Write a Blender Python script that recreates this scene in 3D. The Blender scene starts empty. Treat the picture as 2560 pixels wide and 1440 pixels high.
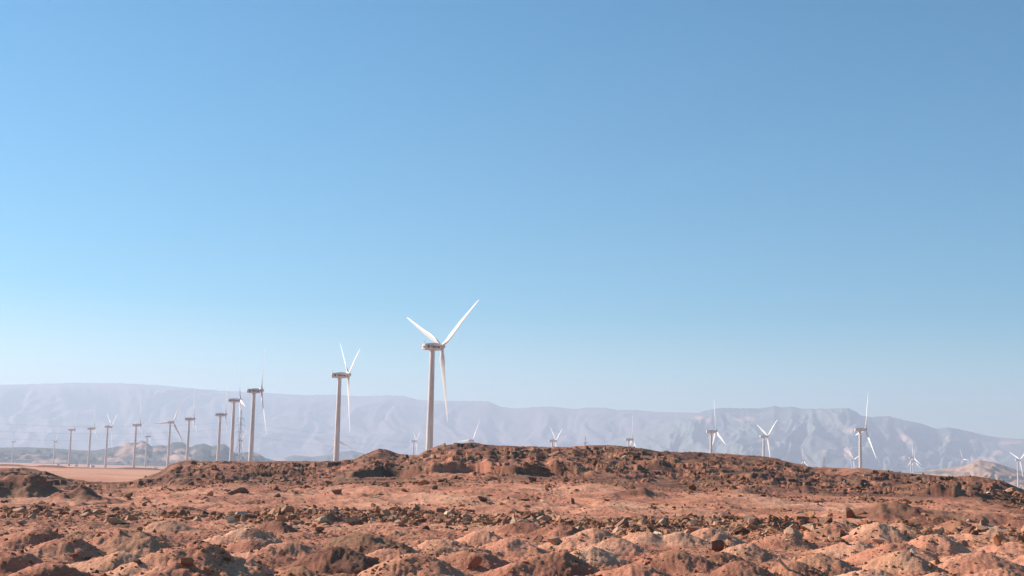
import bpy, math, random
import numpy as np
from mathutils import Matrix, Vector

random.seed(7)
rng = np.random.default_rng(11)
SC = bpy.context.scene
COL = SC.collection

# ------------------------------------------------------------------ camera
F_PX = 3400.0                       # focal length in pixels of a 2560 wide frame
CAM_H = 4.0
PITCH = math.atan(460.0 / F_PX)
ROLL = math.radians(1.4)
cp, sp, cr, sr = math.cos(PITCH), math.sin(PITCH), math.cos(ROLL), math.sin(ROLL)
FW = np.array([0.0, cp, sp])
R0 = np.array([1.0, 0.0, 0.0])
U0 = np.array([0.0, -sp, cp])
RT = cr * R0 + sr * U0
UP = -sr * R0 + cr * U0
cam_data = bpy.data.cameras.new('camera')
cam = bpy.data.objects.new('camera', cam_data)
COL.objects.link(cam)
cam_data.sensor_width = 36.0
cam_data.lens = 36.0 * F_PX / 2560.0
cam_data.clip_start = 0.5
cam_data.clip_end = 80000.0
M = Matrix.Identity(4)
for i in range(3):
    M[i][0], M[i][1], M[i][2] = RT[i], UP[i], -FW[i]
M[2][3] = CAM_H
cam.matrix_world = M
SC.camera = cam

# ------------------------------------------------------------------ light
SUN_EL = math.radians(27.0)
SUN_AZ = math.radians(-66.0)        # clockwise from +Y (the view direction)
world = bpy.data.worlds.new('World')
SC.world = world
world.use_nodes = True
wn, wl = world.node_tree.nodes, world.node_tree.links
wn.clear()
w_out = wn.new('ShaderNodeOutputWorld')
w_bg = wn.new('ShaderNodeBackground')
w_sky = wn.new('ShaderNodeTexSky')
w_sky.sky_type = 'NISHITA'
w_sky.sun_disc = False
w_sky.sun_elevation = SUN_EL
w_sky.sun_rotation = SUN_AZ
w_sky.altitude = 0.0
w_sky.air_density = 1.0
w_sky.dust_density = 0.2
w_sky.ozone_density = 3.0
w_bg.inputs['Strength'].default_value = 0.066
w_hsv = wn.new('ShaderNodeHueSaturation')
w_hsv.inputs['Hue'].default_value = 0.487
w_hsv.inputs['Saturation'].default_value = 2.15
w_hsv.inputs['Value'].default_value = 1.0
wl.new(w_sky.outputs[0], w_hsv.inputs['Color'])
wl.new(w_hsv.outputs[0], w_bg.inputs['Color'])
wl.new(w_bg.outputs[0], w_out.inputs['Surface'])

sun_data = bpy.data.lights.new('sun', 'SUN')
sun_data.energy = 5.0
sun_data.angle = math.radians(0.53)
sun_data.color = (1.0, 0.92, 0.82)
sun = bpy.data.objects.new('sun', sun_data)
COL.objects.link(sun)
sdir = Vector((math.sin(SUN_AZ) * math.cos(SUN_EL), math.cos(SUN_AZ) * math.cos(SUN_EL), math.sin(SUN_EL)))
sun.rotation_euler = sdir.to_track_quat('Z', 'Y').to_euler()
sun.location = (-200, 100, 300)

SC.view_settings.view_transform = 'Standard'
SC.view_settings.look = 'None'
SC.view_settings.exposure = 0.88
SC.view_settings.gamma = 1.0
SC.view_settings.use_curve_mapping = False
try:
    SC.cycles.max_bounces = 6
    SC.cycles.use_denoising = True
    SC.cycles.denoising_prefilter = 'NONE'
    SC.cycles.volume_bounces = 1
    SC.cycles.transparent_max_bounces = 12
except Exception:
    pass

# ------------------------------------------------------------------ helpers: picture geometry
def ray(u, v):
    d = FW + (u - 1280.0) / F_PX * RT - (v - 720.0) / F_PX * UP
    return d

def at(u, v, dist):
    """a world point seen in that direction, dist metres away over the ground"""
    d = ray(u, v)
    k = dist / math.hypot(d[0], d[1])
    return np.array([d[0] * k, d[1] * k, CAM_H + d[2] * k])

def horizon(u):
    return 1180.0 + (u - 1280.0) * math.tan(ROLL)

def az_of(u):
    d = ray(u, horizon(u))
    return math.atan2(d[0], d[1])

U_TAB = np.arange(-3000, 5600, 20.0)
AZ_TAB = np.array([az_of(u) for u in U_TAB])
def u_of_az(az):
    return np.interp(az, AZ_TAB, U_TAB)

def elev_tab(points):
    """silhouette given as picture points -> (azimuths, tangents of elevation)"""
    A, E = [], []
    for u, v in points:
        d = ray(u, v)
        A.append(math.atan2(d[0], d[1]))
        E.append(d[2] / math.hypot(d[0], d[1]))
    o = np.argsort(A)
    return np.array(A)[o], np.array(E)[o]

# ------------------------------------------------------------------ helpers: noise
_perm = rng.permutation(4096).astype(np.int64)
_gx = np.cos(np.linspace(0, 2 * np.pi, 4096, endpoint=False))
_gy = np.sin(np.linspace(0, 2 * np.pi, 4096, endpoint=False))
def noise2(x, y, seed=0):
    x = np.asarray(x, float); y = np.asarray(y, float)
    xi = np.floor(x).astype(np.int64); yi = np.floor(y).astype(np.int64)
    xf = x - xi; yf = y - yi
    def g(ix, iy, fx, fy):
        h = _perm[(_perm[(ix + seed * 131) & 4095] + iy * 57 + seed * 17) & 4095]
        return _gx[h] * fx + _gy[h] * fy
    u = xf * xf * xf * (xf * (xf * 6 - 15) + 10)
    v = yf * yf * yf * (yf * (yf * 6 - 15) + 10)
    a = g(xi, yi, xf, yf); b = g(xi + 1, yi, xf - 1, yf)
    c = g(xi, yi + 1, xf, yf - 1); d = g(xi + 1, yi + 1, xf - 1, yf - 1)
    return ((a * (1 - u) + b * u) * (1 - v) + (c * (1 - u) + d * u) * v) * 1.5

def fbm(x, y, octs=4, seed=0, gain=0.5, lac=2.03):
    s = 0.0; a = 1.0; f = 1.0
    for o in range(octs):
        s = s + a * noise2(x * f + 13.7 * o, y * f - 7.3 * o, seed + o)
        a *= gain; f *= lac
    return s

def ridged(x, y, octs=4, seed=0, gain=0.5, lac=2.07):
    s = 0.0; a = 1.0; f = 1.0
    for o in range(octs):
        s = s + a * (1.0 - np.abs(noise2(x * f + 3.1 * o, y * f + 9.2 * o, seed + o)) * 2.0)
        a *= gain; f *= lac
    return s

def sstep(a, b, x):
    t = np.clip((x - a) / (b - a), 0, 1)
    return t * t * (3 - 2 * t)

# ------------------------------------------------------------------ helpers: objects
def tag(o, label=None, cat=None, group=None, kind=None):
    if label: o['label'] = label
    if cat: o['category'] = cat
    if group: o['group'] = group
    if kind: o['kind'] = kind
    return o

def mesh_np(name, verts, faces, mat=None, smooth=True, attrs=None):
    """verts (n,3), faces (m,3) or (m,4) arrays -> a mesh"""
    me = bpy.data.meshes.new(name)
    verts = np.ascontiguousarray(verts, dtype=np.float32)
    faces = np.ascontiguousarray(faces, dtype=np.int32)
    k = faces.shape[1]
    me.vertices.add(len(verts)); me.vertices.foreach_set('co', verts.ravel())
    me.loops.add(faces.size); me.loops.foreach_set('vertex_index', faces.ravel())
    me.polygons.add(len(faces))
    me.polygons.foreach_set('loop_start', np.arange(0, faces.size, k, dtype=np.int32))
    try:
        me.polygons.foreach_set('loop_total', np.full(len(faces), k, dtype=np.int32))
    except Exception:
        pass
    me.update(calc_edges=True)
    me.polygons.foreach_set('use_smooth', np.full(len(faces), smooth, dtype=bool))
    if attrs:
        for an, av in attrs.items():
            a = me.attributes.new(an, 'FLOAT', 'POINT')
            a.data.foreach_set('value', np.ascontiguousarray(av, dtype=np.float32).ravel())
    if mat: me.materials.append(mat)
    me.validate()
    return me

class MB:
    """collects simple shapes into one mesh"""
    def __init__(s): s.v = []; s.f = []
    def add(s, vs, fs):
        b = len(s.v); s.v += [tuple(map(float, p)) for p in vs]; s.f += [tuple(i + b for i in f) for f in fs]
    def box(s, c, d):
        cx, cy, cz = c; x, y, z = d[0] / 2, d[1] / 2, d[2] / 2
        s.add([(cx + a * x, cy + b * y, cz + e * z) for e in (-1, 1) for b in (-1, 1) for a in (-1, 1)],
              [(0, 2, 3, 1), (4, 5, 7, 6), (0, 1, 5, 4), (2, 6, 7, 3), (0, 4, 6, 2), (1, 3, 7, 5)])
    def bar(s, p, q, r, n=4, r2=None):
        p, q = Vector(p), Vector(q); r2 = r if r2 is None else r2
        t = (q - p).normalized(); a = t.orthogonal().normalized(); b = t.cross(a)
        vs = []
        for c, rr in ((p, r), (q, r2)):
            for i in range(n):
                w = 2 * math.pi * (i + .5) / n
                vs.append(c + a * math.cos(w) * rr + b * math.sin(w) * rr)
        fs = [(i, (i + 1) % n, n + (i + 1) % n, n + i) for i in range(n)]
        fs += [tuple(range(n - 1, -1, -1)), tuple(range(n, 2 * n))]
        s.add(vs, fs)
    def rings(s, rings, cap0=True, cap1=True):
        n = len(rings[0]); vs = [p for r in rings for p in r]; fs = []
        for k in range(len(rings) - 1):
            for i in range(n):
                j = (i + 1) % n
                fs.append((k * n + i, k * n + j, (k + 1) * n + j, (k + 1) * n + i))
        if cap0: fs.append(tuple(range(n - 1, -1, -1)))
        if cap1: fs.append(tuple((len(rings) - 1) * n + i for i in range(n)))
        s.add(vs, fs)
    def mesh(s, name, mat, smooth=False, angle=None):
        me = bpy.data.meshes.new(name)
        me.from_pydata(s.v, [], s.f); me.update()
        me.materials.append(mat)
        if smooth:
            me.polygons.foreach_set('use_smooth', [True] * len(me.polygons))
            if angle:
                try: me.set_sharp_from_angle(angle=math.radians(angle))
                except Exception: pass
        return me

def link(name, me, parent=None, loc=None):
    o = bpy.data.objects.new(name, me); COL.objects.link(o)
    if parent is not None: o.parent = parent
    if loc is not None: o.location = loc
    return o

def empty(name, loc=(0, 0, 0), rz=0.0):
    o = bpy.data.objects.new(name, None); COL.objects.link(o)
    o.empty_display_size = 1.0
    o.location = loc; o.rotation_euler = (0, 0, rz)
    return o

# ------------------------------------------------------------------ materials
def new_mat(name):
    m = bpy.data.materials.new(name); m.use_nodes = True
    nt = m.node_tree
    b = nt.nodes.get('Principled BSDF')
    return m, nt.nodes, nt.links, b

def ramp(nodes, stops, interp='LINEAR'):
    r = nodes.new('ShaderNodeValToRGB'); cr_ = r.color_ramp; cr_.interpolation = interp
    while len(cr_.elements) < len(stops): cr_.elements.new(0.5)
    for e, (p, c) in zip(cr_.elements, stops):
        e.position = p; e.color = (*c, 1)
    return r

def noise_node(nodes, links, vec, scale, detail=6, rough=0.55):
    n = nodes.new('ShaderNodeTexNoise'); n.inputs['Scale'].default_value = scale
    n.inputs['Detail'].default_value = detail; n.inputs['Roughness'].default_value = rough
    links.new(vec, n.inputs['Vector'])
    return n

def mix(nodes, links, fac, a, b, mode='MIX'):
    m = nodes.new('ShaderNodeMix'); m.data_type = 'RGBA'; m.blend_type = mode
    for sock, val in ((m.inputs[0], fac), (m.inputs[6], a), (m.inputs[7], b)):
        if isinstance(val, (int, float)): sock.default_value = val
        elif isinstance(val, tuple): sock.default_value = (*val, 1)
        else: links.new(val, sock)
    return m.outputs[2]

def mat_ground():
    m, n, l, b = new_mat('desert_soil')
    tc = n.new('ShaderNodeTexCoord'); P = tc.outputs['Object']
    at_ = n.new('ShaderNodeAttribute'); at_.attribute_name = 'soil'
    far = n.new('ShaderNodeAttribute'); far.attribute_name = 'sand'
    # soils: dark brown, red brown, salmon sand, pale tan
    r1 = ramp(n, [(0.0, (0.135, 0.062, 0.041)), (0.3, (0.29, 0.115, 0.068)), (0.55, (0.53, 0.205, 0.120)), (0.8, (0.63, 0.285, 0.172)), (1.0, (0.68, 0.37, 0.23))])
    n1 = noise_node(n, l, P, 0.35, 8, 0.6)
    ad = n.new('ShaderNodeMath'); ad.operation = 'MULTIPLY_ADD'
    l.new(n1.outputs['Fac'], ad.inputs[0]); ad.inputs[1].default_value = 0.7
    sub = n.new('ShaderNodeMath'); sub.operation = 'SUBTRACT'
    l.new(at_.outputs['Fac'], sub.inputs[0]); sub.inputs[1].default_value = 0.35
    l.new(sub.outputs[0], ad.inputs[2])
    l.new(ad.outputs[0], r1.inputs['Fac'])
    # olive grey dust in patches
    n5 = noise_node(n, l, P, 0.22, 7, 0.62)
    ro = ramp(n, [(0.50, (0, 0, 0)), (0.62, (0.38, 0.38, 0.38))]); l.new(n5.outputs['Fac'], ro.inputs['Fac'])
    base_c = mix(n, l, ro.outputs['Color'], r1.outputs['Color'], (0.43, 0.25, 0.135))
    # grit: small stones of other tones
    n2 = noise_node(n, l, P, 6.0, 5, 0.75)
    rg = ramp(n, [(0.3, (0.62, 0.62, 0.62)), (0.5, (1, 1, 1)), (0.68, (1.16, 1.15, 1.12))])
    l.new(n2.outputs['Fac'], rg.inputs['Fac'])
    c = mix(n, l, 0.85, base_c, rg.outputs['Color'], 'MULTIPLY')
    vo = n.new('ShaderNodeTexVoronoi'); vo.inputs['Scale'].default_value = 7.0; l.new(P, vo.inputs['Vector'])
    rv = ramp(n, [(0.0, (1.25, 1.22, 1.15)), (0.12, (1.0, 1.0, 1.0)), (1.0, (1, 1, 1))])
    l.new(vo.outputs['Distance'], rv.inputs['Fac'])
    c = mix(n, l, 0.5, c, rv.outputs['Color'], 'MULTIPLY')
    # smooth wind blown sand out on the plain
    n3 = noise_node(n, l, P, 0.016, 9, 0.68)
    rs = ramp(n, [(0.3, (0.48, 0.20, 0.115)), (0.5, (0.62, 0.29, 0.18)), (0.7, (0.69, 0.35, 0.22))])
    l.new(n3.outputs['Fac'], rs.inputs['Fac'])
    c = mix(n, l, far.outputs['Fac'], c, rs.outputs['Color'])
    l.new(c, b.inputs['Base Color'])
    b.inputs['Roughness'].default_value = 0.95
    b.inputs['Specular IOR Level'].default_value = 0.15
    bp = n.new('ShaderNodeBump'); bp.inputs['Strength'].default_value = 0.9; bp.inputs['Distance'].default_value = 0.12
    n4 = noise_node(n, l, P, 3.2, 9, 0.7)
    l.new(n4.outputs['Fac'], bp.inputs['Height']); l.new(bp.outputs[0], b.inputs['Normal'])
    return m

def mat_rock(name, stops, scale=3.0):
    m, n, l, b = new_mat(name)
    tc = n.new('ShaderNodeTexCoord'); P = tc.outputs['Object']
    at_ = n.new('ShaderNodeAttribute'); at_.attribute_name = 'soil'
    r1 = ramp(n, stops)
    l.new(at_.outputs['Fac'], r1.inputs['Fac'])
    n1 = noise_node(n, l, P, scale, 7, 0.65)
    rg = ramp(n, [(0.3, (0.7, 0.68, 0.66)), (0.7, (1.2, 1.18, 1.15))])
    l.new(n1.outputs['Fac'], rg.inputs['Fac'])
    c = mix(n, l, 0.8, r1.outputs['Color'], rg.outputs['Color'], 'MULTIPLY')
    l.new(c, b.inputs['Base Color'])
    b.inputs['Roughness'].default_value = 0.9
    b.inputs['Specular IOR Level'].default_value = 0.2
    bp = n.new('ShaderNodeBump'); bp.inputs['Strength'].default_value = 0.6; bp.inputs['Distance'].default_value = 0.05
    n4 = noise_node(n, l, P, 9.0, 6, 0.65)
    l.new(n4.outputs['Fac'], bp.inputs['Height']); l.new(bp.outputs[0], b.inputs['Normal'])
    return m

ROCK_STOPS = [(0.0, (0.14, 0.060, 0.031)), (0.35, (0.31, 0.132, 0.066)), (0.65, (0.45, 0.21, 0.108)), (0.88, (0.56, 0.31, 0.175)), (1.0, (0.66, 0.44, 0.29))]
MAT_GROUND = mat_ground()
MAT_ROCK = mat_rock('brown_rock', ROCK_STOPS)

def plain_rock(name, col):
    d = tuple(c * 0.7 for c in col); h = tuple(min(0.9, c * 1.25) for c in col)
    m, n, l, b = new_mat(name)
    tc = n.new('ShaderNodeTexCoord'); P = tc.outputs['Object']
    n1 = noise_node(n, l, P, 4.0, 7, 0.65)
    r = ramp(n, [(0.3, d), (0.5, col), (0.72, h)]); l.new(n1.outputs['Fac'], r.inputs['Fac'])
    l.new(r.outputs['Color'], b.inputs['Base Color']); b.inputs['Roughness'].default_value = 0.9
    bp = n.new('ShaderNodeBump'); bp.inputs['Strength'].default_value = 0.7; bp.inputs['Distance'].default_value = 0.06
    n4 = noise_node(n, l, P, 7.0, 7, 0.65)
    l.new(n4.outputs['Fac'], bp.inputs['Height']); l.new(bp.outputs[0], b.inputs['Normal'])
    return m
MR = {
    'brown': plain_rock('brown_stone', (0.31, 0.145, 0.08)),
    'dark': plain_rock('dark_stone', (0.17, 0.08, 0.045)),
    'tan': plain_rock('tan_stone', (0.46, 0.25, 0.145)),
    'pale': plain_rock('pale_stone', (0.54, 0.36, 0.235)),
    'white': plain_rock('white_stone', (0.78, 0.72, 0.66)),
    'red': plain_rock('red_stone', (0.36, 0.13, 0.07)),
    'black': plain_rock('black_scrap', (0.012, 0.012, 0.013)),
}

def mat_mountain(name, low, mid, fan, fan_amt, scale):
    m, n, l, b = new_mat(name)
    tc = n.new('ShaderNodeTexCoord'); P = tc.outputs['Object']
    n1 = noise_node(n, l, P, scale, 9, 0.6)
    r = ramp(n, [(0.32, low), (0.55, mid), (0.75, tuple(c * 1.15 for c in mid))])
    l.new(n1.outputs['Fac'], r.inputs['Fac'])
    n2 = noise_node(n, l, P, scale * 0.45, 8, 0.6)
    r2 = ramp(n, [(fan_amt, (0, 0, 0)), (fan_amt + 0.06, (1, 1, 1))]); l.new(n2.outputs['Fac'], r2.inputs['Fac'])
    at_ = n.new('ShaderNodeAttribute'); at_.attribute_name = 'sand'
    mx = n.new('ShaderNodeMath'); mx.operation = 'MAXIMUM'
    l.new(r2.outputs['Color'], mx.inputs[0]); l.new(at_.outputs['Fac'], mx.inputs[1])
    c = mix(n, l, mx.outputs[0], r.outputs['Color'], fan)
    l.new(c, b.inputs['Base Color']); b.inputs['Roughness'].default_value = 1.0
    b.inputs['Specular IOR Level'].default_value = 0.05
    return m
MAT_FAR = mat_mountain('far_rock', (0.18, 0.135, 0.14), (0.21, 0.16, 0.165), (0.30, 0.23, 0.22), 0.70, 0.0016)
MAT_NEARMT = mat_mountain('grey_rock', (0.150, 0.155, 0.135), (0.185, 0.188, 0.162), (0.56, 0.33, 0.26), 0.70, 0.0028)
MAT_DARKHILL = mat_mountain('dark_rock', (0.05, 0.05, 0.048), (0.11, 0.105, 0.10), (0.47, 0.27, 0.20), 0.56, 0.006)
MAT_SANDHILL = mat_mountain('sand_hill', (0.33, 0.20, 0.14), (0.44, 0.27, 0.19), (0.17, 0.15, 0.12), 0.60, 0.011)

def mat_paint():
    m, n, l, b = new_mat('white_paint')
    tc = n.new('ShaderNodeTexCoord'); P = tc.outputs['Object']
    mp = n.new('ShaderNodeMapping'); mp.inputs['Scale'].default_value = (1.0, 1.0, 0.05); l.new(P, mp.inputs['Vector'])
    n1 = noise_node(n, l, mp.outputs[0], 1.1, 8, 0.68)
    r = ramp(n, [(0.33, (0.34, 0.28, 0.24)), (0.47, (0.58, 0.51, 0.46)), (0.6, (0.71, 0.66, 0.61)), (0.75, (0.77, 0.73, 0.69))])
    l.new(n1.outputs['Fac'], r.inputs['Fac'])
    l.new(r.outputs['Color'], b.inputs['Base Color'])
    b.inputs['Roughness'].default_value = 0.45
    b.inputs['Specular IOR Level'].default_value = 0.3
    return m
def mat_flat(name, col, rough=0.6, metal=0.0, scale=3.0, var=0.12):
    m, n, l, b = new_mat(name)
    tc = n.new('ShaderNodeTexCoord')
    n1 = noise_node(n, l, tc.outputs['Object'], scale, 4, 0.6)
    r = ramp(n, [(0.3, tuple(c * (1 - var) for c in col)), (0.7, tuple(min(1, c * (1 + var)) for c in col))])
    l.new(n1.outputs['Fac'], r.inputs['Fac']); l.new(r.outputs['Color'], b.inputs['Base Color'])
    b.inputs['Roughness'].default_value = rough; b.inputs['Metallic'].default_value = metal
    return m
MAT_PAINT = mat_paint()
MAT_BLADE = mat_flat('blade_paint', (0.70, 0.685, 0.67), 0.4, 0, 0.3, 0.06)
MAT_INK = mat_flat('dark_ink', (0.012, 0.014, 0.014), 0.6)
MAT_EMBLEM = mat_flat('emblem_grey', (0.06, 0.072, 0.072), 0.6)
MAT_VENT = mat_flat('vent_brown', (0.16, 0.07, 0.05), 0.8)
MAT_STEEL = mat_flat('pylon_steel', (0.30, 0.29, 0.29), 0.6, 0.3)
MAT_CABLE = mat_flat('cable_grey', (0.09, 0.09, 0.10), 0.7)
MAT_CABIN = mat_flat('cabin_white', (0.78, 0.77, 0.75), 0.6)
MAT_DOOR = mat_flat('cabin_door', (0.30, 0.31, 0.32), 0.6)
MAT_WOOD = mat_flat('weathered_wood', (0.45, 0.32, 0.22), 0.9)

# ------------------------------------------------------------------ the shape of the land
CREST = [(-900, 1150), (-400, 1160), (-150, 1172), (0, 1171), (60, 1171), (120, 1182), (160, 1196), (230, 1207), (300, 1209), (350, 1200), (400, 1180), (430, 1160), (470, 1151), (510, 1154), (560, 1154), (640, 1154), (700, 1154), (780, 1154), (850, 1153), (885, 1151), (905, 1139),
         (948, 1122), (965, 1124), (1000, 1136), (1045, 1137), (1065, 1125), (1100, 1114), (1150, 1109), (1180, 1107), (1210, 1112), (1280, 1115),
         (1350, 1118), (1420, 1119), (1450, 1115), (1500, 1113), (1540, 1114), (1600, 1120), (1650, 1128), (1700, 1129), (1770, 1133),
         (1800, 1135), (1860, 1138), (1910, 1142), (1940, 1146), (1985, 1158), (2030, 1167), (2045, 1169), (2150, 1172), (2240, 1180),
         (2320, 1187), (2380, 1194), (2430, 1191), (2500, 1201), (2535, 1215), (2560, 1226), (2640, 1250), (2800, 1262), (3400, 1270)]
CR_A, CR_E = elev_tab(CREST)
CR_A2 = np.linspace(CR_A[0], CR_A[-1], 900)
_e = np.interp(CR_A2, CR_A, CR_E); _k = np.exp(-np.linspace(-2.2, 2.2, 61) ** 2); _k /= _k.sum()
CR_S = np.convolve(np.pad(_e, 30, mode='edge'), _k, mode='valid') - .0008
D_FOOT, D_SC0, D_SC1, D_CREST = 128.0, 188.0, 192.0, 232.0

# dumped soil heaps of the foreground: picture position of the peak, half width, soil tone
HEAPS = [(500, 1345, 150, .62), (630, 1308, 75, .80), (735, 1340, 105, .55), (910, 1327, 95, .18), (985, 1364, 85, .62), (1050, 1385, 100, .66),
         (1110, 1332, 85, .70), (1205, 1315, 60, .72), (1195, 1368, 85, .45), (1285, 1340, 70, .60), (1490, 1315, 75, .78), (1535, 1332, 72, .80),
         (1620, 1320, 60, .75), (1700, 1322, 60, .80), (1775, 1318, 62, .75), (1595, 1396, 95, .60), (1395, 1374, 105, .42), (1690, 1362, 80, .38),
         (1870, 1350, 60, .66), (1845, 1394, 80, .34), (1655, 1428, 60, .60), (110, 1300, 80, .5), (335, 1302, 100, .55), (50, 1362, 120, .40),
         (200, 1330, 70, .55), (2010, 1272, 55, .55), (2080, 1300, 60, .66), (2185, 1305, 60, .85), (2255, 1303, 60, .82), (2335, 1325, 80, .74),
         (2480, 1302, 65, .80), (2390, 1292, 45, .45), (2140, 1332, 70, .78), (2545, 1332, 60, .66), (2450, 1362, 90, .60), (2255, 1376, 80, .7),
         (2050, 1372, 90, .62), (2180, 1402, 95, .78), (2350, 1422, 90, .66), (1985, 1395, 70, .45), (2505, 1402, 80, .62), (2095, 1428, 90, .7),
         (1300, 1400, 70, .55), (1480, 1420, 90, .5), (870, 1425, 70, .35), (260, 1400, 70, .45), (1720, 1418, 60, .4), (1960, 1320, 60, .5),
         (420, 1290, 50, .6), (700, 1298, 40, .35), (1400, 1300, 60, .3), (1310, 1300, 50, .35), (820, 1282, 40, .35), (1930, 1290, 50, .4),
         (-60, 1330, 110, .5), (-170, 1370, 120, .5), (-40, 1420, 120, .45), (2650, 1350, 100, .6), (2720, 1410, 110, .6), (2640, 1300, 70, .7), (640, 1436, 80, .5), (90, 1445, 90, .6)]
_hr = random.Random(3)
for _ in range(75):
    v_ = _hr.uniform(1325, 1455); u_ = _hr.uniform(-250, 2800)
    if v_ < 1325 and 500 < u_ < 1900: continue
    if any(abs(u_ - q[0]) < q[2] * .6 + 15 and abs(v_ - q[1]) < 30 for q in HEAPS): continue
    HEAPS.append((u_, v_, _hr.choice([_hr.uniform(30, 55), _hr.uniform(50, 90), _hr.uniform(85, 125)]) * (.8 + (v_ - 1300) / 400), min(.9, max(.12, _hr.gauss(.52, .17)))))
# banks further back: picture position of the peak, distance, half length across, depth, height, tone
BANKS = [(92, 1167, 150, 4.1, 3.8, 1.95, .24), (212, 1189, 146, 3.8, 3.4, 1.6, .24), (30, 1180, 152, 4.0, 3.8, 1.25, .34), (-90, 1172, 150, 6, 5, 1.6, .3),
         (455, 1156, 176, 2.6, 3.0, .8, .3), (115, 1228, 128, 3.0, 2.4, .35, .3), (455, 1240, 122, 2.8, 2.0, .45, .28),
         (2225, 1222, 140, 6.5, 5.0, 1.6, .22), (2300, 1250, 128, 4.2, 3.2, 1.0, .25), (1640, 1155, 205, 3.2, 4.0, 1.5, .25), (1500, 1185, 190, 4, 3, .8, .3),
         (1600, 1222, 160, 3.0, 2.4, .8, .25), (1860, 1205, 172, 4.0, 3.0, .9, .5), (700, 1170, 198, 5, 2, .45, .2), (560, 1168, 188, 4, 2, .6, .2), (1900, 1168, 196, 4, 2.5, .8, .15), (2010, 1182, 186, 5, 2.5, .9, .15), (2370, 1203, 188, 6, 2.2, .8, .14), (1120, 1132, 214, 4, 2, .7, .16), (1450, 1138, 214, 4, 2, .7, .2), (1770, 1152, 204, 4, 2.4, .7, .16), (2470, 1238, 142, 5, 3.5, .9, .35)]
HK = 0.60
_hp = []
for (u, v, hw, tone) in HEAPS:
    hw = hw * 1.1
    d = 4 * F_PX / (v - horizon(u) + HK * hw)
    R = 1.27 * hw * d / F_PX
    a = az_of(u)
    _hp.append((math.sin(a) * d, math.cos(a) * d, R * _hr.uniform(.92, 1.12), HK * hw * d / F_PX * _hr.uniform(.82, 1.1), tone, a + _hr.uniform(-.6, .6), _hr.uniform(.7, .95), _hr.uniform(-.12, .25)))
_bk = []
for (u, v, d, lx, ly, h, tone) in BANKS:
    a = az_of(u); _bk.append((math.sin(a) * d, math.cos(a) * d, lx, ly, h, tone, a))

def band(u, d):
    c = 108 + 7 * noise2(u * .004, u * 0 + 7.5, 8) + 3 * noise2(u * .02, u * 0, 9)
    w = 10.0 + 5 * noise2(u * .007, u * 0 + 3.5, 12)
    k = np.exp(-((d - c) / np.maximum(w, 3.5)) ** 2)
    return k * (sstep(480, 900, u) * .75 + .25) * (1 - .75 * sstep(2050, 2250, u))

def plain_z(az, d):
    u = u_of_az(az)
    near = -0.5 - 0.6 * sstep(260, 900, d)
    z = near - 3.4 * sstep(1040, 1140, d) - 0.8 * sstep(2000, 5000, d)
    return z

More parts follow.
